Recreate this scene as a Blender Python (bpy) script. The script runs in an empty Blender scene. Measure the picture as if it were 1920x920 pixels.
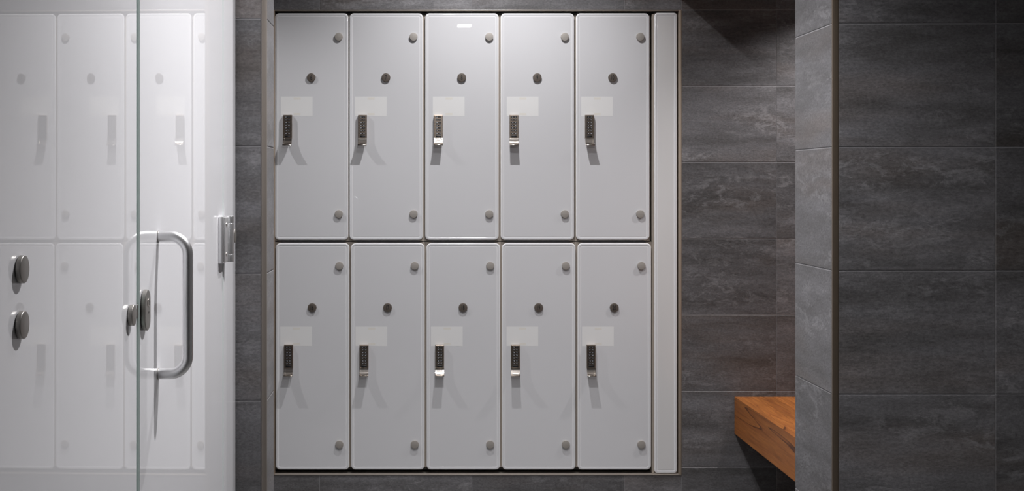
import bpy, bmesh, math, random
from mathutils import Vector, Matrix

random.seed(7)
C = bpy.context.scene.collection
PI = math.pi
# ------------------------------------------------------------------ measured geometry (metres)
F = 2200.0                 # focal length in pixels of the 1920 px wide frame
CX, CY = 785.0, 343.0      # point of the frame straight ahead of the (shifted) lens
H = 1.29                   # camera height
YB = 4.615                 # locker wall
YR = 2.846                 # front of right tiled column
YL = 2.764                 # front of left tiled pier
GX = -0.428                # glass screen plane
CEIL = 2.70
S = F / YB

def bx(px): return (px - CX) / S            # x on the locker wall
def bz(py): return H + (CY - py) / S        # z on the locker wall

# ------------------------------------------------------------------ materials
def new_mat(name):
    m = bpy.data.materials.new(name); m.use_nodes = True
    nt = m.node_tree; nt.nodes.clear()
    out = nt.nodes.new('ShaderNodeOutputMaterial')
    b = nt.nodes.new('ShaderNodeBsdfPrincipled')
    nt.links.new(b.outputs[0], out.inputs[0])
    return m, nt, b

def N(nt, t, **kw):
    n = nt.nodes.new(t)
    for k, v in kw.items():
        if k in n.inputs: n.inputs[k].default_value = v
        else: setattr(n, k, v)
    return n

def simple(name, col, rough=.5, metal=0.0, ior=1.5, coat=0.0, var=0.04, vscale=60, bump=0.0, bscale=200, aniso=None):
    """plain colour with slight procedural variation"""
    m, nt, b = new_mat(name)
    tc = N(nt, 'ShaderNodeTexCoord')
    mp = N(nt, 'ShaderNodeMapping')
    if aniso: mp.inputs['Scale'].default_value = aniso
    nt.links.new(tc.outputs['Object'], mp.inputs[0])
    no = N(nt, 'ShaderNodeTexNoise', Scale=vscale, Detail=3.0)
    nt.links.new(mp.outputs[0], no.inputs[0])
    mix = N(nt, 'ShaderNodeMix', data_type='RGBA')
    lo = [max(0, c * (1 - var)) for c in col] + [1]; hi = [min(1, c * (1 + var)) for c in col] + [1]
    mix.inputs[6].default_value = lo; mix.inputs[7].default_value = hi
    nt.links.new(no.outputs['Fac'], mix.inputs[0])
    nt.links.new(mix.outputs[2], b.inputs['Base Color'])
    b.inputs['Roughness'].default_value = rough
    b.inputs['Metallic'].default_value = metal
    b.inputs['IOR'].default_value = ior
    b.inputs['Coat Weight'].default_value = coat
    b.inputs['Coat Roughness'].default_value = 0.02
    if bump:
        n2 = N(nt, 'ShaderNodeTexNoise', Scale=bscale, Detail=2.0)
        nt.links.new(mp.outputs[0], n2.inputs[0])
        bp = N(nt, 'ShaderNodeBump', Strength=bump, Distance=0.001)
        nt.links.new(n2.outputs['Fac'], bp.inputs['Height'])
        nt.links.new(bp.outputs[0], b.inputs['Normal'])
    return m

def tile_material(name, axis='X', gain=1.0):
    """dark slate-look porcelain; every tile has its own tone through the 'tile' attribute"""
    m, nt, b = new_mat(name)
    L = nt.links.new
    tc = N(nt, 'ShaderNodeTexCoord')
    at = N(nt, 'ShaderNodeAttribute', attribute_name='tile')
    sc = N(nt, 'ShaderNodeVectorMath', operation='SCALE'); sc.inputs['Scale'].default_value = 37.0
    L(at.outputs['Color'], sc.inputs[0])
    ad = N(nt, 'ShaderNodeVectorMath', operation='ADD')
    L(tc.outputs['Object'], ad.inputs[0]); L(sc.outputs[0], ad.inputs[1])
    def noise(scale, stretch, detail=5.0, rough=.6, dist=0.0):
        mp = N(nt, 'ShaderNodeMapping'); mp.inputs['Scale'].default_value = stretch
        L(ad.outputs[0], mp.inputs[0])
        n = N(nt, 'ShaderNodeTexNoise', Scale=scale, Detail=detail, Roughness=rough, Distortion=dist)
        L(mp.outputs[0], n.inputs[0]); return n.outputs['Fac']
    def ramp(sock, p0, c0, p1, c1):
        r = N(nt, 'ShaderNodeValToRGB'); e = r.color_ramp.elements
        e[0].position = p0; e[0].color = c0; e[1].position = p1; e[1].color = c1
        L(sock, r.inputs[0]); return r.outputs[0]
    def mix(f, a, c, mode='MIX'):
        x = N(nt, 'ShaderNodeMix', data_type='RGBA', blend_type=mode)
        if hasattr(f, 'links'): L(f, x.inputs[0])
        else: x.inputs[0].default_value = f
        L(a, x.inputs[6]) if hasattr(a, 'links') else setattr(x.inputs[6], 'default_value', a)
        L(c, x.inputs[7]) if hasattr(c, 'links') else setattr(x.inputs[7], 'default_value', c)
        return x.outputs[2]
    g = gain
    bands = noise(1.0, (2.4, 2.4, 13), 8.0, .68)                 # broad horizontal clouds
    c = ramp(bands, .32, (.047*g, .045*g, .045*g, 1), .68, (.106*g, .104*g, .110*g, 1))
    brown = ramp(noise(1.0, (1.1, 1.1, 6), 3.0), .50, (0, 0, 0, 1), .68, (1, 1, 1, 1))
    c = mix(brown, c, mix(1.0, c, (1.06, .97, .90, 1), 'MULTIPLY'))
    blot = ramp(noise(1.0, (13, 13, 30), 10.0, .78, .6), .50, (0, 0, 0, 1), .58, (1, 1, 1, 1))
    mask = ramp(noise(1.0, (2.2, 2.2, 7), 3.0), .43, (0, 0, 0, 1), .62, (1, 1, 1, 1))
    bm_ = mix(1.0, blot, mask, 'MULTIPLY')
    half = N(nt, 'ShaderNodeMath', operation='MULTIPLY'); half.inputs[1].default_value = .52
    L(bm_, half.inputs[0])
    c = mix(half.outputs[0], c, (.165*g, .162*g, .168*g, 1))
    grain = ramp(noise(1.0, (110, 110, 200), 6.0, .8), .32, (.62, .62, .62, 1), .70, (1.45, 1.45, 1.45, 1))
    c = mix(1.0, c, grain, 'MULTIPLY')
    sep = N(nt, 'ShaderNodeSeparateColor'); L(at.outputs['Color'], sep.inputs[0])
    tone = N(nt, 'ShaderNodeMapRange'); tone.inputs['To Min'].default_value = .82; tone.inputs['To Max'].default_value = 1.16
    L(sep.outputs[0], tone.inputs['Value'])
    cmb = N(nt, 'ShaderNodeCombineColor')
    for i in range(3): L(tone.outputs[0], cmb.inputs[i])
    c = mix(1.0, c, cmb.outputs[0], 'MULTIPLY')
    L(c, b.inputs['Base Color'])
    rr = N(nt, 'ShaderNodeMapRange'); rr.inputs['To Min'].default_value = .30; rr.inputs['To Max'].default_value = .46
    L(bands, rr.inputs['Value']); L(rr.outputs[0], b.inputs['Roughness'])
    bp = N(nt, 'ShaderNodeBump', Strength=.35, Distance=.0012)
    h = N(nt, 'ShaderNodeMath', operation='ADD')
    L(noise(1.0, (16, 16, 60), 8.0, .75), h.inputs[0]); L(noise(1.0, (120, 120, 220), 3.0), h.inputs[1])
    L(h.outputs[0], bp.inputs['Height']); L(bp.outputs[0], b.inputs['Normal'])
    return m

def wood_material(name, rings=17.0, dark=(.12, .034, .010, 1), stretch=(9, .9, 9), dim=1.0):
    m, nt, b = new_mat(name); L = nt.links.new
    tc = N(nt, 'ShaderNodeTexCoord')
    at = N(nt, 'ShaderNodeAttribute', attribute_name='tile')
    sc = N(nt, 'ShaderNodeVectorMath', operation='SCALE'); sc.inputs['Scale'].default_value = 9.0
    L(at.outputs['Color'], sc.inputs[0])
    ad = N(nt, 'ShaderNodeVectorMath', operation='ADD')
    L(tc.outputs['Object'], ad.inputs[0]); L(sc.outputs[0], ad.inputs[1])
    mp = N(nt, 'ShaderNodeMapping'); mp.inputs['Scale'].default_value = stretch
    L(ad.outputs[0], mp.inputs[0])
    wv = N(nt, 'ShaderNodeTexNoise', Scale=1.0, Detail=2.0, Roughness=.4, Distortion=.6)
    L(mp.outputs[0], wv.inputs[0])
    # contour lines of a smooth field = growth rings
    mul = N(nt, 'ShaderNodeMath', operation='MULTIPLY'); mul.inputs[1].default_value = rings
    L(wv.outputs['Fac'], mul.inputs[0])
    fr = N(nt, 'ShaderNodeMath', operation='FRACT'); L(mul.outputs[0], fr.inputs[0])
    r = N(nt, 'ShaderNodeValToRGB'); e = r.color_ramp.elements
    e[0].position = 0; e[0].color = (.46, .165, .036, 1)
    e[1].position = .86; e[1].color = (.36, .118, .026, 1)
    k = e.new(.94); k.color = dark
    k = e.new(1.0); k.color = (.43, .15, .034, 1)
    L(fr.outputs[0], r.inputs[0])
    mp2 = N(nt, 'ShaderNodeMapping'); mp2.inputs['Scale'].default_value = (160, 7, 160)
    L(ad.outputs[0], mp2.inputs[0])
    fi = N(nt, 'ShaderNodeTexNoise', Scale=1.0, Detail=5.0, Roughness=.65); L(mp2.outputs[0], fi.inputs[0])
    r2 = N(nt, 'ShaderNodeValToRGB'); e = r2.color_ramp.elements
    e[0].position = .3; e[0].color = (.66, .62, .58, 1); e[1].position = .7; e[1].color = (1.2, 1.2, 1.2, 1)
    L(fi.outputs['Fac'], r2.inputs[0])
    x = N(nt, 'ShaderNodeMix', data_type='RGBA', blend_type='MULTIPLY'); x.inputs[0].default_value = 1
    L(r.outputs[0], x.inputs[6]); L(r2.outputs[0], x.inputs[7])
    sep = N(nt, 'ShaderNodeSeparateColor'); L(at.outputs['Color'], sep.inputs[0])
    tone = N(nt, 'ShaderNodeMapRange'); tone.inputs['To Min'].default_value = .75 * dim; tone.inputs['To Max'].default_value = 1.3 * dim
    L(sep.outputs[0], tone.inputs['Value'])
    cmb = N(nt, 'ShaderNodeCombineColor')
    for i in range(3): L(tone.outputs[0], cmb.inputs[i])
    y = N(nt, 'ShaderNodeMix', data_type='RGBA', blend_type='MULTIPLY'); y.inputs[0].default_value = 1
    L(x.outputs[2], y.inputs[6]); L(cmb.outputs[0], y.inputs[7])
    L(y.outputs[2], b.inputs['Base Color'])
    b.inputs['Roughness'].default_value = .42
    bp = N(nt, 'ShaderNodeBump', Strength=.2, Distance=.0006)
    L(fi.outputs['Fac'], bp.inputs['Height']); L(bp.outputs[0], b.inputs['Normal'])
    return m

M = {}
M['tile'] = tile_material('slate_tile', gain=1.4)
M['grout'] = simple('grey_grout', (.26, .255, .265), .8, var=.12, vscale=90)
M['bright_trim'] = simple('bright_bronze_trim', (.50, .45, .40), .35, metal=.6)
M['bronze'] = simple('bronze_trim', (.36, .295, .235), .42, metal=.3, var=.06, vscale=30)
M['pier_trim'] = simple('taupe_metal_trim', (.185, .16, .138), .42, metal=.3, var=.06, vscale=30)
M['dark_bronze'] = simple('dark_bronze_trim', (.15, .118, .088), .45, metal=.6, var=.06, vscale=30)
M['door'] = simple('white_glass', (.61, .612, .632), .012, ior=1.5, var=.008, vscale=5)
M['rim'] = simple('clear_glass_rim', (.64, .645, .665), .05, ior=1.5, var=.01, vscale=5)
M['arris'] = simple('bright_glass_arris', (.93, .93, .94), .08, ior=1.5, var=.01, vscale=5)
M['ridge'] = simple('glass_inner_line', (.74, .742, .76), .06)
M['shelf'] = simple('grey_shelf_edge', (.32, .31, .31), .5)
M['filler'] = simple('marbled_white_glass', (.62, .615, .615), .10, ior=1.5, var=.05, vscale=2.0, aniso=(6, 6, 1))
M['paper'] = simple('taped_paper', (.74, .74, .74), .08, var=.01, vscale=20)
M['tape'] = simple('aged_tape', (.72, .70, .655), .10, var=.02, vscale=40)
M['carcass'] = simple('taupe_carcass', (.33, .29, .25), .5, var=.05)
M['dark'] = simple('dark_cavity', (.035, .031, .028), .6, var=.2)
M['cap'] = simple('satin_nickel', (.36, .335, .31), .55, metal=.35, var=.03, vscale=120)
M['disc'] = simple('dark_nickel_disc', (.12, .10, .085), .45, metal=.3, var=.08, vscale=120)
M['black'] = simple('black_key', (.008, .008, .009), .3, var=.1)
M['ink'] = simple('black_print', (.006, .006, .006), .6, var=.1)
M['legend'] = simple('white_key_print', (.75, .78, .82), .5, var=.02)
M['nickel'] = simple('bronzed_nickel', (.40, .335, .28), .24, metal=1.0, var=.06, vscale=90)
M['chrome'] = simple('polished_nickel', (.80, .74, .68), .16, metal=1.0, var=.03, vscale=90)
M['steel'] = simple('brushed_steel', (.80, .80, .81), .38, metal=1.0, var=.05, vscale=12, aniso=(40, 40, 1))
M['satin'] = simple('satin_steel', (.36, .345, .325), .42, metal=.85, var=.04, vscale=150)
M['pane'] = simple('white_backed_glass', (.73, .728, .75), .0, ior=1.52, var=.006, vscale=3)
M['pane_edge'] = simple('green_glass_edge', (.56, .64, .62), .12, ior=1.5, var=.05, vscale=20)
M['seal'] = simple('pale_seal', (.50, .54, .53), .4, var=.05)
M['wood'] = wood_material('oiled_teak', 15.0, (.29, .088, .020, 1), (14, .7, 14))
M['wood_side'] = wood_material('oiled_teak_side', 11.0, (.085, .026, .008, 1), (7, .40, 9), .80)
M['plaster'] = simple('white_plaster', (.80, .79, .78), .85, var=.03, bump=.1)
M['plain_wall'] = simple('grey_rear_plaster', (.38, .375, .37), .8, var=.05, bump=.1)
M['floor'] = simple('grey_floor_tile', (.11, .108, .105), .5, var=.2, vscale=4)

def emitter(name, col, strength):
    m = bpy.data.materials.new(name); m.use_nodes = True; nt = m.node_tree; nt.nodes.clear()
    o = nt.nodes.new('ShaderNodeOutputMaterial'); e = nt.nodes.new('ShaderNodeEmission')
    e.inputs[0].default_value = (*col, 1); e.inputs[1].default_value = strength
    nt.links.new(e.outputs[0], o.inputs[0]); return m

# ------------------------------------------------------------------ mesh helpers
def link_mesh(name, bm, mats, parent=None, smooth=False, loc=None):
    me = bpy.data.meshes.new(name)
    bmesh.ops.recalc_face_normals(bm, faces=bm.faces[:])
    bm.to_mesh(me); bm.free()
    for m in (mats if isinstance(mats, (list, tuple)) else [mats]): me.materials.append(m)
    if smooth:
        for p in me.polygons: p.use_smooth = True
        try: me.set_sharp_from_angle(angle=math.radians(35))
        except Exception: pass
    o = bpy.data.objects.new(name, me); C.objects.link(o)
    if loc is not None: o.location = loc
    if parent: o.parent = parent
    return o

def empty(name, loc, label, cat, group=None):
    o = bpy.data.objects.new(name, None); C.objects.link(o); o.location = loc
    o.empty_display_size = .05
    o['label'] = label; o['category'] = cat
    if group: o['group'] = group
    return o

def add_box(bm, x0, x1, y0, y1, z0, z1, mi=0, bev=0.0, seg=2):
    vs = [bm.verts.new((x, y, z)) for x in (x0, x1) for y in (y0, y1) for z in (z0, z1)]
    idx = [(0, 1, 3, 2), (4, 6, 7, 5), (0, 4, 5, 1), (2, 3, 7, 6), (0, 2, 6, 4), (1, 5, 7, 3)]
    fs = [bm.faces.new([vs[i] for i in f]) for f in idx]
    for f in fs: f.material_index = mi
    if bev:
        es = list({e for f in fs for e in f.edges})
        r = bmesh.ops.bevel(bm, geom=es, offset=bev, segments=seg, profile=.5, affect='EDGES')
        for f in r['faces']: f.material_index = mi
    return fs

def rounded_rect(x0, x1, z0, z1, r, n=5):
    pts = []
    for cx_, cz_, a0 in ((x1 - r, z1 - r, 0), (x0 + r, z1 - r, 90), (x0 + r, z0 + r, 180), (x1 - r, z0 + r, 270)):
        for i in range(n + 1):
            a = math.radians(a0 + 90 * i / n)
            pts.append((cx_ + r * math.cos(a), cz_ + r * math.sin(a)))
    return pts

def add_rings(bm, rings, mis, cap0=True, cap1=True, fm=None):
    """rings: lists of 3D points, same length; mis material per band; last = cap"""
    vr = [[bm.verts.new(p) for p in ring] for ring in rings]
    n = len(vr[0])
    for k in range(len(vr) - 1):
        for i in range(n):
            f = bm.faces.new((vr[k][i], vr[k][(i + 1) % n], vr[k + 1][(i + 1) % n], vr[k + 1][i]))
            f.material_index = mis[min(k, len(mis) - 1)]; f.smooth = True
    if cap0: bm.faces.new(vr[0]).material_index = mis[0]
    if cap1: bm.faces.new(vr[-1]).material_index = mis[-1] if fm is None else fm

def glass_slab(bm, x0, x1, z0, z1, yfront, th, r, mi_face=0, mi_rim=1):
    """thick clear-edged glass slab facing -Y: rounded arris, clear rim, fine step where the white backing starts"""
    spec = [(0, th), (0, .0016), (.0006, .0005), (.0020, 0), (.0098, 0), (.0106, .0006), (.0122, .0006), (.0130, 0)]
    rings = []
    for ins, dy in spec:
        rings.append([(x, yfront + dy, z) for x, z in rounded_rect(x0 + ins, x1 - ins, z0 + ins, z1 - ins, max(r - ins, .0015))])
    add_rings(bm, rings, [2, 2, 2, mi_rim, 3, 3, 3], True, True, fm=mi_face)

def add_cyl(bm, c, axis, r, h, seg=40, mi=0, bev=0.0, sink=0.0):
    """cylinder starting at c going along unit axis, rounded far rim"""
    ax = Vector(axis).normalized(); c = Vector(c)
    u = ax.orthogonal().normalized(); v = ax.cross(u)
    prof = [(r, 0)]
    if bev:
        for i in range(4):
            a = i / 3 * PI / 2
            prof.append((r - bev + bev * math.cos(a), h - bev + bev * math.sin(a)))
    else: prof.append((r, h))
    rings = [[c + ax * t + (u * math.cos(2 * PI * i / seg) + v * math.sin(2 * PI * i / seg)) * rr for i in range(seg)] for rr, t in prof]
    add_rings(bm, rings, [mi])

def add_tube(bm, path, r, seg=24, mi=0, caps=True):
    path = [Vector(p) for p in path]; rings = []
    t0 = (path[1] - path[0]).normalized(); u = t0.orthogonal().normalized()
    for i, p in enumerate(path):
        t = (path[min(i + 1, len(path) - 1)] - path[max(i - 1, 0)]).normalized()
        u = (u - t * u.dot(t)).normalized(); v = t.cross(u)
        rings.append([p + (u * math.cos(2 * PI * k / seg) + v * math.sin(2 * PI * k / seg)) * r for k in range(seg)])
    add_rings(bm, rings, [mi], caps, caps)

def text_mesh(body, size, sx, bold=0.0, depth=.0003):
    cu = bpy.data.curves.new('t', 'FONT'); cu.body = body; cu.size = size
    cu.align_x = 'CENTER'; cu.align_y = 'CENTER'; cu.extrude = depth; cu.offset = bold; cu.resolution_u = 3
    o = bpy.data.objects.new('t', cu); C.objects.link(o)
    dg = bpy.context.evaluated_depsgraph_get(); dg.update()
    me = bpy.data.meshes.new_from_object(o.evaluated_get(dg))
    bpy.data.objects.remove(o); bpy.data.curves.remove(cu)
    # glyph advance is off centre vertically: recentre on its bounds, stand it upright facing -Y
    xs = [v.co.x for v in me.vertices]; ys = [v.co.y for v in me.vertices]
    mx = (min(xs) + max(xs)) / 2; my = (min(ys) + max(ys)) / 2
    for v in me.vertices:
        v.co = Vector(((v.co.x - mx) * sx, -v.co.z, v.co.y - my))
    me.materials.clear()
    return me

# ------------------------------------------------------------------ tiled walls
def tile_faces(bm, lay, org, udir, ndir, us, zs, joint=.0032, bev=.0007, depth=.0013):
    """tiles standing on a grout bed; org on the tile face, udir horizontal, ndir outwards"""
    org = Vector(org); u = Vector(udir); n = Vector(ndir); zu = Vector((0, 0, 1))
    for i in range(len(us) - 1):
        for k in range(len(zs) - 1):
            a0, a1, b0, b1 = us[i], us[i + 1], zs[k], zs[k + 1]
            if a1 - a0 < .006 or b1 - b0 < .006: continue
            j = joint / 2; jv = .0009
            col = (random.random(), random.random(), random.random(), 1)
            def ring(ins, d):
                return [org + u * uu + zu * zz + n * d for uu, zz in
                        ((a0 + jv + ins, b0 + j + ins), (a1 - jv - ins, b0 + j + ins), (a1 - jv - ins, b1 - j - ins), (a0 + jv + ins, b1 - j - ins))]
            rs = [[bm.verts.new(p) for p in ring(*q)] for q in ((0, -depth - .002), (0, -bev), (bev, 0))]
            fs = [bm.faces.new(rs[2])]
            for q in range(2):
                for s in range(4):
                    fs.append(bm.faces.new((rs[q][s], rs[q][(s + 1) % 4], rs[q + 1][(s + 1) % 4], rs[q + 1][s])))
            for f in fs:
                f.material_index = 0
                for l in f.loops: l[lay] = col

def joints(start, pitch, lo, hi):
    k = math.floor((lo - start) / pitch) + 1
    out = [lo]
    while start + k * pitch < hi - 1e-6:
        v = start + k * pitch
        if v > lo + 1e-6: out.append(v)
        k += 1
    out.append(hi); return out

def struct(o):
    o['kind'] = 'structure'; return o

# back wall with the locker opening
OX0, OX1 = bx(511.5), bx(1277.5)       # recess opening incl. surround trim
OZ0, OZ1 = bz(890.4), bz(18.5)
XB0, XB1 = -2.3, 2.3
bm = bmesh.new(); lay = bm.loops.layers.float_color.new('tile')
ups = dict(start=bx(1456.0), pitch=.599)
zs0 = dict(start=bz(161.3), pitch=142.83 / S)
def back_block(x0, x1, z0, z1):
    add_box(bm, x0, x1, YB + .0013, YB + .12, z0, z1, mi=1)
    tile_faces(bm, lay, (0, YB, 0), (1, 0, 0), (0, -1, 0), joints(lo=x0, hi=x1, **ups), joints(lo=z0, hi=z1, **zs0))
back_block(XB0, OX0, 0, CEIL)
back_block(OX1, XB1, 0, CEIL)
back_block(OX0, OX1, 0, OZ0)
back_block(OX0, OX1, OZ1, CEIL)
struct(link_mesh('wall_back', bm, [M['tile'], M['grout']]))

# right tiled column (front face and the return that faces the lockers)
SR = F / YR
RX0 = (1561.5 - CX) / SR; RX1 = (1572.5 - CX) / SR; YR2 = F / (210.5 / .2996)
zr = dict(start=H + (CY - 275.7) / SR, pitch=231.5 / SR)
bm = bmesh.new(); lay = bm.loops.layers.float_color.new('tile')
add_box(bm, RX0 + .0013, 2.42, YR + .0013, YR2 - .0013, 0, CEIL, mi=1)
vj = (1866.3 - CX) / SR
tile_faces(bm, lay, (0, YR, 0), (1, 0, 0), (0, -1, 0), [RX1, vj, vj + .6, 2.42], joints(lo=0, hi=CEIL, **zr))
tile_faces(bm, lay, (RX0, 0, 0), (0, 1, 0), (-1, 0, 0), [YR + .003, YR2], joints(lo=0, hi=CEIL, **zr))
tile_faces(bm, lay, (0, YR2, 0), (1, 0, 0), (0, 1, 0), [RX0, RX0 + .6, RX0 + 1.2], joints(lo=0, hi=CEIL, **zr))
struct(link_mesh('wall_right', bm, [M['tile'], M['grout']]))
bm = bmesh.new(); add_box(bm, RX0 - .001, RX1 - .0008, YR - .0012, YR + .006, 0, CEIL, bev=.0006)
struct(link_mesh('trim_1', bm, M['dark_bronze'], smooth=True))

# left tiled pier between glass screen and lockers
SL = F / YL
LX1 = (499.6 - CX) / SL; LXT = (489.8 - CX) / SL; YL2 = F / (227.0 / .2996)
zl = dict(start=H + (CY - 274.0) / SL, pitch=238.6 / SL)
bm = bmesh.new(); lay = bm.loops.layers.float_color.new('tile')
add_box(bm, XB0, LX1 - .0013, YL + .0013, YL2 - .0013, 0, CEIL, mi=1)
tile_faces(bm, lay, (0, YL, 0), (1, 0, 0), (0, -1, 0), [XB0, -1.5703, -.9703, LXT], joints(lo=0, hi=CEIL, **zl))
tile_faces(bm, lay, (LX1, 0, 0), (0, 1, 0), (1, 0, 0), [YL + .003, YL2], joints(lo=0, hi=CEIL, **zl))
tile_faces(bm, lay, (0, YL2, 0), (1, 0, 0), (0, 1, 0), [XB0, -1.5703, -.9703, LX1], joints(lo=0, hi=CEIL, **zl))
struct(link_mesh('wall_left', bm, [M['tile'], M['grout']]))
bm = bmesh.new(); add_box(bm, LXT + .0008, LX1 + .001, YL - .0012, YL + .006, 0, CEIL, bev=.0006)
struct(link_mesh('trim_2', bm, M['pier_trim'], smooth=True))

# room shell that the photo does not look at but its light comes back from
def shell(name, b, m):
    bm = bmesh.new(); add_box(bm, *b); return struct(link_mesh(name, bm, m))
shell('floor', (XB0 - .1, 2.5, -2.6, YB + .7, -.1, 0), M['floor'])
shell('ceiling', (XB0 - .1, 2.5, -2.6, YB + .7, CEIL, CEIL + .1), M['plaster'])
shell('wall_rear', (XB0 - .1, 2.5, -2.6, -2.5, 0, CEIL), M['plain_wall'])
shell('wall_far_left', (XB0 - .1, XB0, -2.5, YB + .12, 0, CEIL), M['plain_wall'])
shell('wall_far_right', (2.42, 2.5, -2.5, YB + .12, 0, CEIL), M['plain_wall'])
shell('wall_recess', (OX0 - .1, OX1 + .1, YB + .60, YB + .66, 0, CEIL), M['dark'])
# unseen soffit over the bench niche, added to cast the wall's diagonal shadow
SOX = bx(1214); SOZ = H + .840
shell('shadow_soffit', (SOX, 2.42, YR2 + .02, YB - .004, SOZ, CEIL), M['plaster'])

# ------------------------------------------------------------------ locker surround trim
bm = bmesh.new()
t0, t1, t2, t3 = OX0, OX1, OZ0, OZ1
yf, yb_ = YB - .0025, YB + .05
add_box(bm, t0, bx(515), yf, yb_, t2, t3, bev=.0006)
add_box(bm, bx(1272.3), t1, yf, yb_, t2, t3, bev=.0006)
add_box(bm, bx(515), bx(1272.3), yf, yb_, t2, bz(888.2), mi=1, bev=.0006)
add_box(bm, bx(515), bx(1272.3), yf, yb_, bz(20.6), t3, mi=1, bev=.0006)
struct(link_mesh('trim_3', bm, [M['bronze'], M['bright_trim']], smooth=True))

# ------------------------------------------------------------------ lockers
DT = .010                                  # door glass thickness
UP = [515.2, 655.4, 797.4, 939.0, 1080.4]; LO = [517.0, 658.4, 799.9, 941.6, 1083.4]
W = 137.6 / S
UPZ = (bz(449.4), bz(25.0)); LOZ = (bz(880.2), bz(456.0))
PITCH = 139.9 / S
DY = YB + .004                             # front of the door glass

KW, KH = 16.4 / S, 57.6 / S                # keypad size
def keypad_body_bm():
    """constant 14 mm body whose lower quarter sweeps outwards into the finger pull"""
    bm = bmesh.new()
    prof = []
    for z, y in ((0, .0135), (-.003, .0145), (-.050, .0150), (-.088, .0155)): prof.append((z, y))
    outer = prof + [(-.0905, .0155), (-.0920, .0148), (-.0925, .0)]
    n = len(outer)
    xs = (-KW / 2, -KW / 2 + .0012, KW / 2 - .0012, KW / 2)
    cols = []
    for q, x in enumerate(xs):
        ins = .0012 if q in (0, 3) else 0
        cols.append([bm.verts.new((x, -(y - ins) if y > 0 else 0, z)) for z, y in [(0, 0)] + outer])
    for a in range(3):
        for i in range(len(cols[0]) - 1):
            bm.faces.new((cols[a][i], cols[a][i + 1], cols[a + 1][i + 1], cols[a + 1][i]))
        bm.faces.new((cols[a][-1], cols[a][0], cols[a + 1][0], cols[a + 1][-1]))
    bm.faces.new(cols[0]); bm.faces.new(cols[3])
    return bm
def pull_bm():
    """curved lip: a bent plate with raised cheeks"""
    bm = bmesh.new()
    path = []
    for i in range(9):
        t = i / 8; a = t * PI / 2 * .93
        path.append((-.0150 - .0195 * (1 - math.cos(a)), -.0905 - .0270 * math.sin(a)))   # y, z
    th = .0028
    def plate(x0, x1, off, thick):
        L, R, L2, R2 = [], [], [], []
        for i, (y, z) in enumerate(path):
            p = path[max(i - 1, 0)]; q = path[min(i + 1, len(path) - 1)]
            ty, tz = q[0] - p[0], q[1] - p[1]; l = math.hypot(ty, tz); ny, nz = tz / l, -ty / l
            if ny > 0: ny, nz = -ny, -nz
            yo, zo = y + ny * off, z + nz * off
            yi, zi = y + ny * (off - thick), z + nz * (off - thick)
            L.append(bm.verts.new((x0, yo, zo))); R.append(bm.verts.new((x1, yo, zo)))
            L2.append(bm.verts.new((x0, yi, zi))); R2.append(bm.verts.new((x1, yi, zi)))
        for i in range(len(path) - 1):
            for A, B in ((L, R), (R, R2), (R2, L2), (L2, L)):
                f = bm.faces.new((A[i], A[i + 1], B[i + 1], B[i])); f.smooth = True
        bm.faces.new((L[0], R[0], R2[0], L2[0])); bm.faces.new((L[-1], R[-1], R2[-1], L2[-1]))
    plate(-KW / 2 + .0052, KW / 2 - .0052, .0, th)
    plate(-KW / 2, -KW / 2 + .0052, .0024, th + .0024)
    plate(KW / 2 - .0052, KW / 2, .0024, th + .0024)
    # closing bar of the lip end
    y, z = path[-1]
    add_box(bm, -KW / 2 - .0005, KW / 2 + .0005, y - .004, y + .0035, z - .0035, z + .0005, bev=.0008)
    return bm
def key_bm(mark):
    bm = bmesh.new()
    pts = rounded_rect(-.0052, .0052, -.0030, .0030, .0022, 4)
    add_rings(bm, [[(x, 0, z) for x, z in pts], [(x, -.0009, z) for x, z in pts], [(x * .88, -.0014, z * .84) for x, z in pts]], [0])
    mx, mw, mh, sl = mark
    v = [bm.verts.new((mx + a * mw, -.00155, b * mh + a * sl)) for a, b in ((-1, -1), (1, -1), (1, 1), (-1, 1))]
    bm.faces.new(v).material_index = 1
    return bm

proto = None
def make_parts(root, left_px, z0, z1, num, top, bl, br):
    x0 = bx(left_px); x1 = x0 + W
    cx_ = x0 + W / 2; oy = DY
    rl = root.location
    # carcass: open-fronted box set behind the door
    bm = bmesh.new()
    cx0, cx1 = bl - rl.x + .0003, br - rl.x - .0003
    y0, y1 = DY + DT + .002 - rl.y, DY + .48 - rl.y
    zz0, zz1 = z0 - .0055 - rl.z, z1 + .0055 - rl.z
    w = .011
    sz0, sz1 = (zz0, zz1 - .0105) if top else (zz0 + .012, zz1)
    for a, b_ in ((cx0, cx0 + w), (cx1 - w, cx1)):
        add_box(bm, a, b_, y0, y1, sz0, sz1)
        add_box(bm, a, b_, y0 + .012, y1, zz0, zz1, mi=1)
    yy = y0 + .010
    add_box(bm, cx0 + w, cx1 - w, yy, y1, zz0, zz0 + .016, mi=2); add_box(bm, cx0 + w, cx1 - w, yy, y1, zz1 - .016, zz1, mi=2)
    add_box(bm, cx0 + w, cx1 - w, y1 - .01, y1, zz0 + .016, zz1 - .016, mi=1)
    for sx in (cx0 + w, cx1 - w - .012):            # light corner brackets seen in the gap between the rows
        for zc in ((zz0,) if top else (zz1 - .012,)):
            add_box(bm, sx, sx + .012, y0 + .003, yy, zc, zc + .012, mi=0)
    link_mesh('carcass', bm, [M['carcass'], M['dark'], M['shelf'] if not top else M['shelf']], root)
    # door
    bm = bmesh.new()
    glass_slab(bm, x0 - rl.x, x1 - rl.x, z0 - rl.z, z1 - rl.z, oy - rl.y, DT, .0165)
    door = link_mesh('door', bm, [M['door'], M['rim'], M['arris'], M['ridge']], root)
    fy = oy - rl.y
    return door, fy

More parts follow.
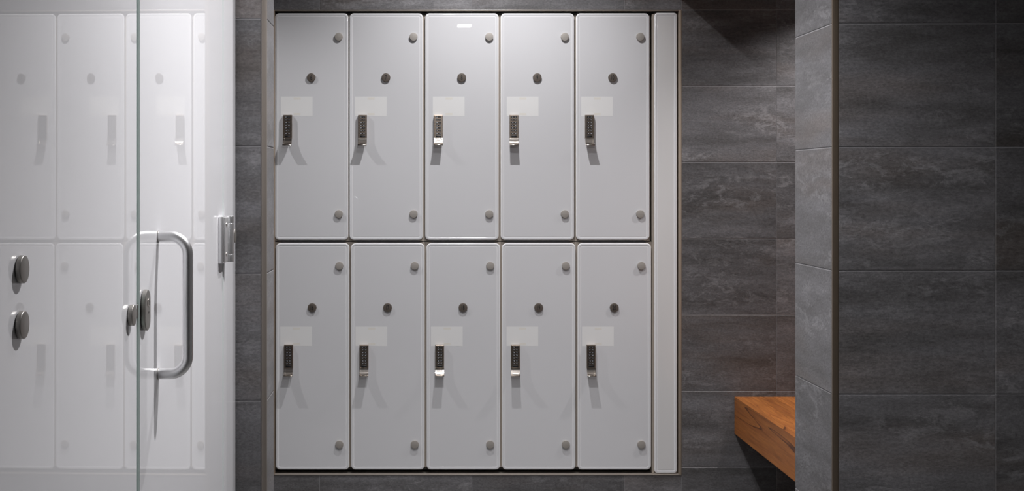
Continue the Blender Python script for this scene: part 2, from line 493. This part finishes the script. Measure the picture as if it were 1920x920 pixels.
lockers = {}
def keypad_x(l): return bx(l + 24.2)
cap_me = disc_me = None
shared = {}
def shared_mesh(key, builder, mats, smooth=True):
    if key not in shared:
        o = link_mesh(key, builder(), mats, None, smooth); shared[key] = o.data
        bpy.data.objects.remove(o)
    return shared[key]
def put(name, me, parent, loc):
    o = bpy.data.objects.new(name, me); C.objects.link(o); o.parent = parent; o.location = loc; return o

def cap_bm():
    bm = bmesh.new(); add_cyl(bm, (0, 0, 0), (0, -1, 0), 7.5 / S, .0080, 40, bev=.0008); return bm
def disc_bm():
    bm = bmesh.new(); add_cyl(bm, (0, 0, 0), (0, -1, 0), 8.2 / S, .0065, 40, bev=.0007)
    return bm
def sheet_bm():
    bm = bmesh.new(); w, h = 59.5 / S, 36.6 / S
    add_box(bm, 0, w, -.00012, 0, -h, 0)
    for zc in (-.004, -h + .012):
        add_box(bm, w * .40, w * .62, -.0002, -.00012, zc - .008, zc, mi=1)
    return bm
rk = random.Random(3)
marks = [(rk.uniform(-.0008, .0008), rk.uniform(.0011, .0021), rk.uniform(.0006, .0010), rk.uniform(-.0006, .0006)) for _ in range(14)]

POS = {0: 'at the tiled pier', 1: 'second column from the tiled pier', 2: 'middle column', 3: 'second column from the narrow filler strip', 4: 'beside the narrow filler strip'}
for row in (0, 1):
    for col in range(5):
        l = (UP, LO)[row][col]; z0, z1 = (UPZ, LOZ)[row]
        num = str((6, 16)[row] + col)
        root = empty('locker', (bx(l) + W / 2, YB + .25, z0),
                     'white glass-fronted locker numbered %s with keypad, %s row, %s' % (num, ('top', 'bottom')[row], POS[col]),
                     'locker', 'white keypad lockers set in the tiled wall')
        rl = root.location
        L4 = (UP, LO)[row]; gp = W * S
        bl = bx((L4[col - 1] + gp + l) / 2) if col else bx(l - 2.2)
        br = bx((l + gp + L4[col + 1]) / 2) if col < 4 else bx(l + gp + 2.0)
        door, fy = make_parts(root, l, z0, z1, num, row == 0, bl, br)
        X = bx(l) - rl.x
        zt = z1 - rl.z
        caps_dz = (44.0, 375.8) if row == 0 else (42.0, 376.8)
        for dz in caps_dz:
            put('hinge_cap', shared_mesh('hinge_cap', cap_bm, [M['cap']]), door, (X + (120.0 if row == 0 else 119.2) / S, fy, zt - dz / S))
        sh = put('paper_sheet', shared_mesh('paper_sheet', sheet_bm, [M['paper'], M['tape']], False), door, (X + (11.3, 10.0, 14.2, 11.3, 9.4)[col] / S if row == 0 else X + 8.2 / S, fy, zt - 156.0 / S))
        sh['label'] = 'pale rectangular paper sheet taped flat on the door'
        nd = put('number_disc', shared_mesh('number_disc', disc_bm, [M['disc']]), root, (X + 68.3 / S, fy, zt - 120.3 / S))
        tm = text_mesh(num, .0255, .60 if len(num) == 1 else .56, bold=.0003)
        tm.materials.append(M['ink'])
        put('number', tm, nd, (0, -.0067, 0))
        kz = zt - (190.6 if row == 0 else 189.6) / S
        kp = put('keypad_lock', shared_mesh('keypad_lock', keypad_body_bm, [M['nickel']], False), root, (X + 24.4 / S, fy, kz))
        put('pull_lip', shared_mesh('pull_lip', pull_bm, [M['chrome']]), kp, (0, 0, 0))
        for r_ in range(7):
            for c_ in range(2):
                mk = marks[r_ * 2 + c_]
                put('key', shared_mesh('key_%d' % (r_ * 2 + c_), lambda: key_bm(mk), [M['black'], M['legend']]), kp,
                    ((-.0052, .0056)[c_], -.0150, -.0085 - r_ * .01075))
        def wide_bm():
            bm = bmesh.new(); pts = rounded_rect(-.0104, .0104, -.0036, .0036, .0018, 4)
            add_rings(bm, [[(x, 0, z) for x, z in pts], [(x, -.0009, z) for x, z in pts], [(x * .94, -.0013, z * .86) for x, z in pts]], [0]); return bm
        put('key_plate', shared_mesh('key_plate', wide_bm, [M['black']]), kp, (.0002, -.0152, -.0085 - 7 * .01075 - .0006))

# filler strip between last locker and the surround
fr = empty('filler_panel', (bx(1248), YB + .1, bz(887)), 'tall narrow white marbled glass filler strip right of the lockers', 'panel')
rl = fr.location
bm = bmesh.new()
glass_slab(bm, bx(1227.6) - rl.x, bx(1269.6) - rl.x, bz(886.8) - rl.z, bz(24.0) - rl.z, YB + .002 - rl.y, .010, .012)
link_mesh('panel', bm, [M['filler'], M['rim'], M['arris'], M['ridge']], fr)
bm = bmesh.new()
add_box(bm, bx(1223.0) - rl.x, bx(1227.2) - rl.x, YB + .008 - rl.y, YB + .30 - rl.y, bz(887.5) - rl.z, bz(26) - rl.z, bev=.0006)
add_box(bm, bx(1227.4) - rl.x, bx(1271) - rl.x, YB + .0135 - rl.y, YB + .03 - rl.y, bz(887) - rl.z, bz(24) - rl.z)
link_mesh('post', bm, M['carcass'], fr)

# ------------------------------------------------------------------ bench
BX0 = bx(1377); BZ1 = bz(743); BZ0 = bz(812.4); BY0 = YR2 + .004; BY1 = YB - .001
bench = empty('bench', (BX0 + .4, (BY0 + BY1) / 2, BZ0), 'thick orange-brown wooden bench slab against the dark tiles', 'bench')
rl = bench.location
bm = bmesh.new(); lay = bm.loops.layers.float_color.new('tile')
xs = [BX0 + .022, BX0 + .083, BX0 + .153, BX0 + .235, BX0 + .31, BX0 + .40, BX0 + .48, BX0 + .57, BX0 + .66, BX0 + .75]
for a, b_ in zip(xs[:-1], xs[1:]):
    col = (random.random(), random.random(), random.random(), 1)
    n0 = len(bm.faces)
    fs = add_box(bm, a + .0002 - rl.x, b_ - .0002 - rl.x, BY0 - rl.y, BY1 - rl.y, BZ0 + .002 - rl.z, BZ1 - .0001 - rl.z, bev=.0004, seg=1)
    bm.faces.ensure_lookup_table()
    for f in bm.faces[n0:]:
        for lp in f.loops: lp[lay] = col
# bevel shuffles faces: colour any loop left untouched by plank position
for f in bm.faces:
    c0 = f.calc_center_median().x + rl.x
    k = sum(1 for x in xs if x < c0)
    rr = random.Random(k * 13 + 5); col = (rr.random(), rr.random(), rr.random(), 1)
    for lp in f.loops: lp[lay] = col
link_mesh('top', bm, M['wood'], bench)
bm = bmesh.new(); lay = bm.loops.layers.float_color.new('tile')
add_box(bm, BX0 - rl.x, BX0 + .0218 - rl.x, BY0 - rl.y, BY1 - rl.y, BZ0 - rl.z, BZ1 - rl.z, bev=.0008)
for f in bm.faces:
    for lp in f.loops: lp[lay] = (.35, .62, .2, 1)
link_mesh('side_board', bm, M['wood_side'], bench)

# ------------------------------------------------------------------ glass screen: fixed pane, door, hinge strip
BEND0, BENDK = 2.0, .0115          # the panes bow a few tenths of a millimetre
def gxo(y):                        # bow of the pane at depth y
    return BENDK * (y - BEND0) ** 2 / 2 * BSIGN
BSIGN = -1.0
ZG0, ZG1 = .012, CEIL - .004
TH = .010
def pane_bm(y0, y1, oy):
    bm = bmesh.new(); n = max(2, int((y1 - y0) / .04))
    c = .0022
    ys = [y0 + c] + [y0 + c + (y1 - y0 - 2 * c) * i / n for i in range(1, n)] + [y1 - c]
    front, back = [], []
    for y in ys:
        x = gxo(y)
        front.append([bm.verts.new((x, y - oy, ZG0 + c)), bm.verts.new((x, y - oy, ZG1 - c))])
        back.append([bm.verts.new((x - TH, y - oy, ZG0 + c)), bm.verts.new((x - TH, y - oy, ZG1 - c))])
    def q(*v, mi=0, s=False):
        f = bm.faces.new(v); f.material_index = mi; f.smooth = s
    def dup(v): return bm.verts.new(v.co)
    fs_ = [[dup(v) for v in pr] for pr in front]      # the mirror-smooth face keeps its own vertices
    for i in range(len(ys) - 1):
        q(fs_[i][0], fs_[i + 1][0], fs_[i + 1][1], fs_[i][1], s=True)
        q(back[i][0], back[i][1], back[i + 1][1], back[i + 1][0])
    for i in range(0):
        q(front[i][0], front[i + 1][0], front[i + 1][1], front[i][1], s=True)
        q(back[i][0], back[i][1], back[i + 1][1], back[i + 1][0], s=True)
        pass
    for i in range(len(ys) - 1):
        q(front[i][0], back[i][0], back[i + 1][0], front[i + 1][0], mi=1)
        q(front[i][1], front[i + 1][1], back[i + 1][1], back[i][1], mi=1)
    for i, yy in ((0, y0), (-1, y1)):
        e = [bm.verts.new((gxo(ys[i]) - c, yy - oy, z)) for z in (ZG0 + c, ZG1 - c)]
        g = [bm.verts.new((gxo(ys[i]) - TH, yy - oy, z)) for z in (ZG0 + c, ZG1 - c)]
        q(front[i][0], front[i][1], e[1], e[0], mi=1); q(e[0], e[1], g[1], g[0], mi=1)
        q(g[0], g[1], back[i][1], back[i][0], mi=1)
        q(front[i][0], e[0], g[0], back[i][0], mi=1); q(front[i][1], back[i][1], g[1], e[1], mi=1)
    return bm
def gy(px, off=0.0): return F * (-(GX + off)) / (CX - px)      # depth of a point of the glass seen at column px
def gz(py, y): return H + (CY - py) * y / F

# fixed pane nearest the camera
YP1 = gy(257.6); YD0 = gy(261.8); YD1 = gy(419.2); YS0 = gy(420.4); YS1 = YL - .0015
p1 = empty('glass_screen', (GX, .4, 0), 'fixed white glass screen pane at far left carrying three round knobs', 'glass screen')
o = link_mesh('pane', pane_bm(-1.2, YP1, .4), [M['pane'], M['pane_edge']], p1)
def knob_bm(r, h, gap=.0012):
    bm = bmesh.new(); add_cyl(bm, (0, 0, 0), (1, 0, 0), r * .9, gap + .0003, 48, mi=1)
    add_cyl(bm, (gap, 0, 0), (1, 0, 0), r, h - gap, 48, bev=.0009); return bm
for py in (504.6, 608.7):
    y = gy(54.3, .0075)
    k = link_mesh('clamp_knob', knob_bm(.0151, .0064), [M['satin'], M['black']], p1, True)
    k.location = (gxo(y), y - .4, gz(py, y))
y = gy(252.7, .0075)
k = link_mesh('lock_knob', knob_bm(.0155, .0078), [M['satin'], M['black']], p1, True)
k.location = (gxo(y), y - .4, gz(590.4, y))
bm = bmesh.new(); y = YP1
add_box(bm, -.009, .0005, -.0015, .0045, -.0105, .0105, bev=.0008)
k = link_mesh('strike', bm, M['satin'], p1); k.location = (gxo(y), YP1 + .0015 - .4, gz(584, y))
bm = bmesh.new(); add_box(bm, -.014, -.0115, -.012, .014, ZG0, ZG1)
k = link_mesh('edge_seal', bm, M['seal'], p1); k.location = (gxo(y), YP1 - .4, 0)

# swing door
dr = empty('glass_door', (GX, YD1, 0), 'white glass swing door with tubular steel D handle, between pane and hinge', 'door')
link_mesh('door_leaf', pane_bm(YD0, YD1, YD1), [M['pane'], M['pane_edge']], dr)
HY = gy(296.5); hz0 = gz(700.3, HY); hz1 = gz(443.0, HY); hr = .00885; so = .0485; cr = .029
path = [(-.001, hz1)]
for i in range(11):
    a = PI / 2 * i / 10; path.append((so - cr + cr * math.sin(a), hz1 - cr + cr * math.cos(a)))
for i in range(11):
    a = PI / 2 * i / 10; path.append((so - cr + cr * math.cos(a), hz0 + cr - cr * math.sin(a)))
path.append((-.001, hz0))
bm = bmesh.new(); add_tube(bm, [(x, 0, z) for x, z in path], hr, 32)
h = link_mesh('handle', bm, M['steel'], dr, True); h.location = (gxo(HY), HY - YD1, 0)
for z in (hz0, hz1):
    bm = bmesh.new(); add_cyl(bm, (0, 0, 0), (1, 0, 0), hr + .0006, .0012, 32)
    q = link_mesh('handle_collar', bm, M['satin'], h, True); q.location = (0, 0, z)
y = gy(278.4, .008)
bm = bmesh.new()
def stad(w, hh, n=14):
    pts = []
    for s, a0 in ((1, 0), (-1, PI)):
        for i in range(n + 1):
            a = a0 + PI * i / n; pts.append((w / 2 * math.cos(a), s * (hh / 2 - w / 2) + w / 2 * math.sin(a)))
    return pts
for x0, x1, s, mi in ((0, .0015, .93, 1), (.0015, .0075, 1, 0)):
    rings = [[(x0, a * s, b * s) for a, b in stad(.037, .064)], [(x1 - .001, a * s, b * s) for a, b in stad(.037, .064)],
             [(x1, a * s * .94, b * s * .965) for a, b in stad(.037, .064)]]
    add_rings(bm, rings, [mi])
e = link_mesh('lock_plate', bm, [M['satin'], M['black']], dr, True); e.location = (gxo(y), y - YD1, gz(581, y))
bm = bmesh.new(); add_cyl(bm, (0.0068, 0, 0), (1, 0, 0), .0062, .0016, 24, bev=.0004)
c_ = link_mesh('lock_cylinder', bm, M['chrome'], e, True); c_.location = (0, .003, .0115)
bm = bmesh.new(); add_box(bm, .007, .0086, -.0009, .0009, -.0046, .0046); add_cyl(bm, (.0070, .002, -.0155), (1, 0, 0), .0019, .0007, 14)
c_ = link_mesh('keyhole', bm, M['ink'], e); c_.location = (0, .003, .0115)
# hinge: leaf on the door, barrel, leaf on the strip
hg_y = gy(421); zt = gz(404.5, hg_y) - gz(CY, hg_y); ztop = H + zt; zbot = gz(489.8, hg_y)
hinge = empty('hinge', (GX, hg_y, zbot), 'satin steel glass door hinge with barrel and round clamp', 'hinge')
L_ = ztop - zbot
o0 = gxo(hg_y)
bm = bmesh.new(); add_box(bm, o0 + .0005, o0 + .0105, -.072, -.008, 0, L_, bev=.0012)
add_box(bm, o0 + .0105, o0 + .0130, -.064, -.020, .002, L_ - .002, bev=.0008)
pl = link_mesh('leaf', bm, M['steel'], hinge, True)
for z in (.018, L_ - .018):
    bm = bmesh.new(); add_cyl(bm, (o0 + .0128, -.042, z), (1, 0, 0), .0046, .0012, 24, bev=.0003)
    add_box(bm, o0 + .0138, o0 + .0143, -.0455, -.0385, z - .0006, z + .0006, mi=1)
    link_mesh('screw', bm, [M['chrome'], M['ink']], pl, True)
for z0, z1, nm in ((0, .0165, 'barrel_end'), (.0172, L_ - .0160, 'barrel'), (L_ - .0153, L_, 'barrel_end')):
    bm = bmesh.new(); add_cyl(bm, (o0 + .0145, -.002, z0), (0, 0, 1), .0085, z1 - z0, 32, bev=.0008)
    if nm == 'barrel_end': add_box(bm, o0 + .0010, o0 + .0130, -.002, .012, z0 + .0005, z1 - .0008, bev=.0006)
    link_mesh(nm, bm, M['steel'], hinge, True)
# round clamp at the strip, next to the pier
sp = empty('glass_screen', (GX, YS1, 0), 'narrow fixed white glass strip between hinge and tiled pier', 'glass screen')
link_mesh('pane', pane_bm(YS0, YS1, YS1), [M['pane'], M['pane_edge']], sp)
y = gy(443.2, .012); y = min(y, YL - .0175)
k = link_mesh('clamp_knob', knob_bm(.0158, .0125), [M['satin'], M['steel']], sp, True); k.location = (gxo(y), y - YS1, gz(441.6, y))
bm = bmesh.new(); add_box(bm, -.014, -.0115, -.012, .014, ZG0, ZG1)
k = link_mesh('edge_seal', bm, M['seal'], sp); k.location = (gxo(YS0), YS0 - YS1, 0)

# ------------------------------------------------------------------ recessed downlight behind the camera (mirrored in locker 8)
ly = -1.25; lx = .41
dl = empty('ceiling_downlight', (lx, ly, CEIL), 'recessed rectangular ceiling downlight', 'ceiling light')
bm = bmesh.new()
add_box(bm, -.075, .075, -.105, .105, -.004, -.0002, bev=.001)
link_mesh('frame', bm, M['plaster'], dl)
bm = bmesh.new(); add_box(bm, -.061, .061, -.09, .09, -.0065, -.0041)
link_mesh('diffuser', bm, emitter('downlight_diffuser', (1, .98, .95), 20.0), dl)

def spot(name, loc, target, power, angle, blend=.5, radius=.02, col=(1, .96, .92)):
    ld = bpy.data.lights.new(name, 'SPOT'); ld.energy = power; ld.spot_size = math.radians(angle); ld.spot_blend = blend
    ld.shadow_soft_size = radius; ld.color = col
    o = bpy.data.objects.new(name, ld); C.objects.link(o); o.location = loc
    d = Vector(target) - Vector(loc); o.rotation_euler = d.to_track_quat('-Z', 'Y').to_euler(); return o

LZ = H + 1.385
spot('lamp_lockers', (.285, YB - .62, LZ), (.30, YB - .52, 0), 92, 130, 1, .013, (1, .985, .99))
spot('lamp_left_niche', (-1.45, YB - .62, LZ), (-.88, YB - .36, .35), 48, 92, .6, .014, (1, .985, .99))
spot('lamp_glass', (.40, 2.24, LZ), (.26, 2.04, .0), 192, 114, 1, .016, (1, .985, .995))
spot('lamp_passage', (.15, 3.02, LZ), (.36, 2.98, 0), 118, 124, 1, .016, (1, .985, .995))
spot('lamp_bench', (1.64, YB - .36, SOZ - .02), (1.62, YB - .34, 0), 46, 128, 1, .02, (1, .955, .95))
spot('fill_rear', (.30, .10, LZ), (.22, YB, 1.02), 58, 31, .6, .03, (1, .985, 1.0))  # added fill spot that lifts the locker fronts, no fixture behind it

# ------------------------------------------------------------------ world, camera, view
w = bpy.data.worlds.new('world'); bpy.context.scene.world = w; w.use_nodes = True
w.node_tree.nodes['Background'].inputs[0].default_value = (.5, .5, .52, 1)
w.node_tree.nodes['Background'].inputs[1].default_value = .05

cd = bpy.data.cameras.new('camera'); cam = bpy.data.objects.new('camera', cd); C.objects.link(cam)
cam.location = (0, 0, H); cam.rotation_euler = (PI / 2, 0, 0)
cd.sensor_fit = 'HORIZONTAL'; cd.sensor_width = 36.0; cd.lens = 36.0 * F / 1920
cd.shift_x = (960 - CX) / 1920; cd.shift_y = -(460 - CY) / 1920; cd.clip_start = .02
bpy.context.scene.camera = cam
vs = bpy.context.scene.view_settings
vs.view_transform = 'Standard'; vs.look = 'None'; vs.gamma = 1; vs.exposure = 0.10; vs.use_curve_mapping = False
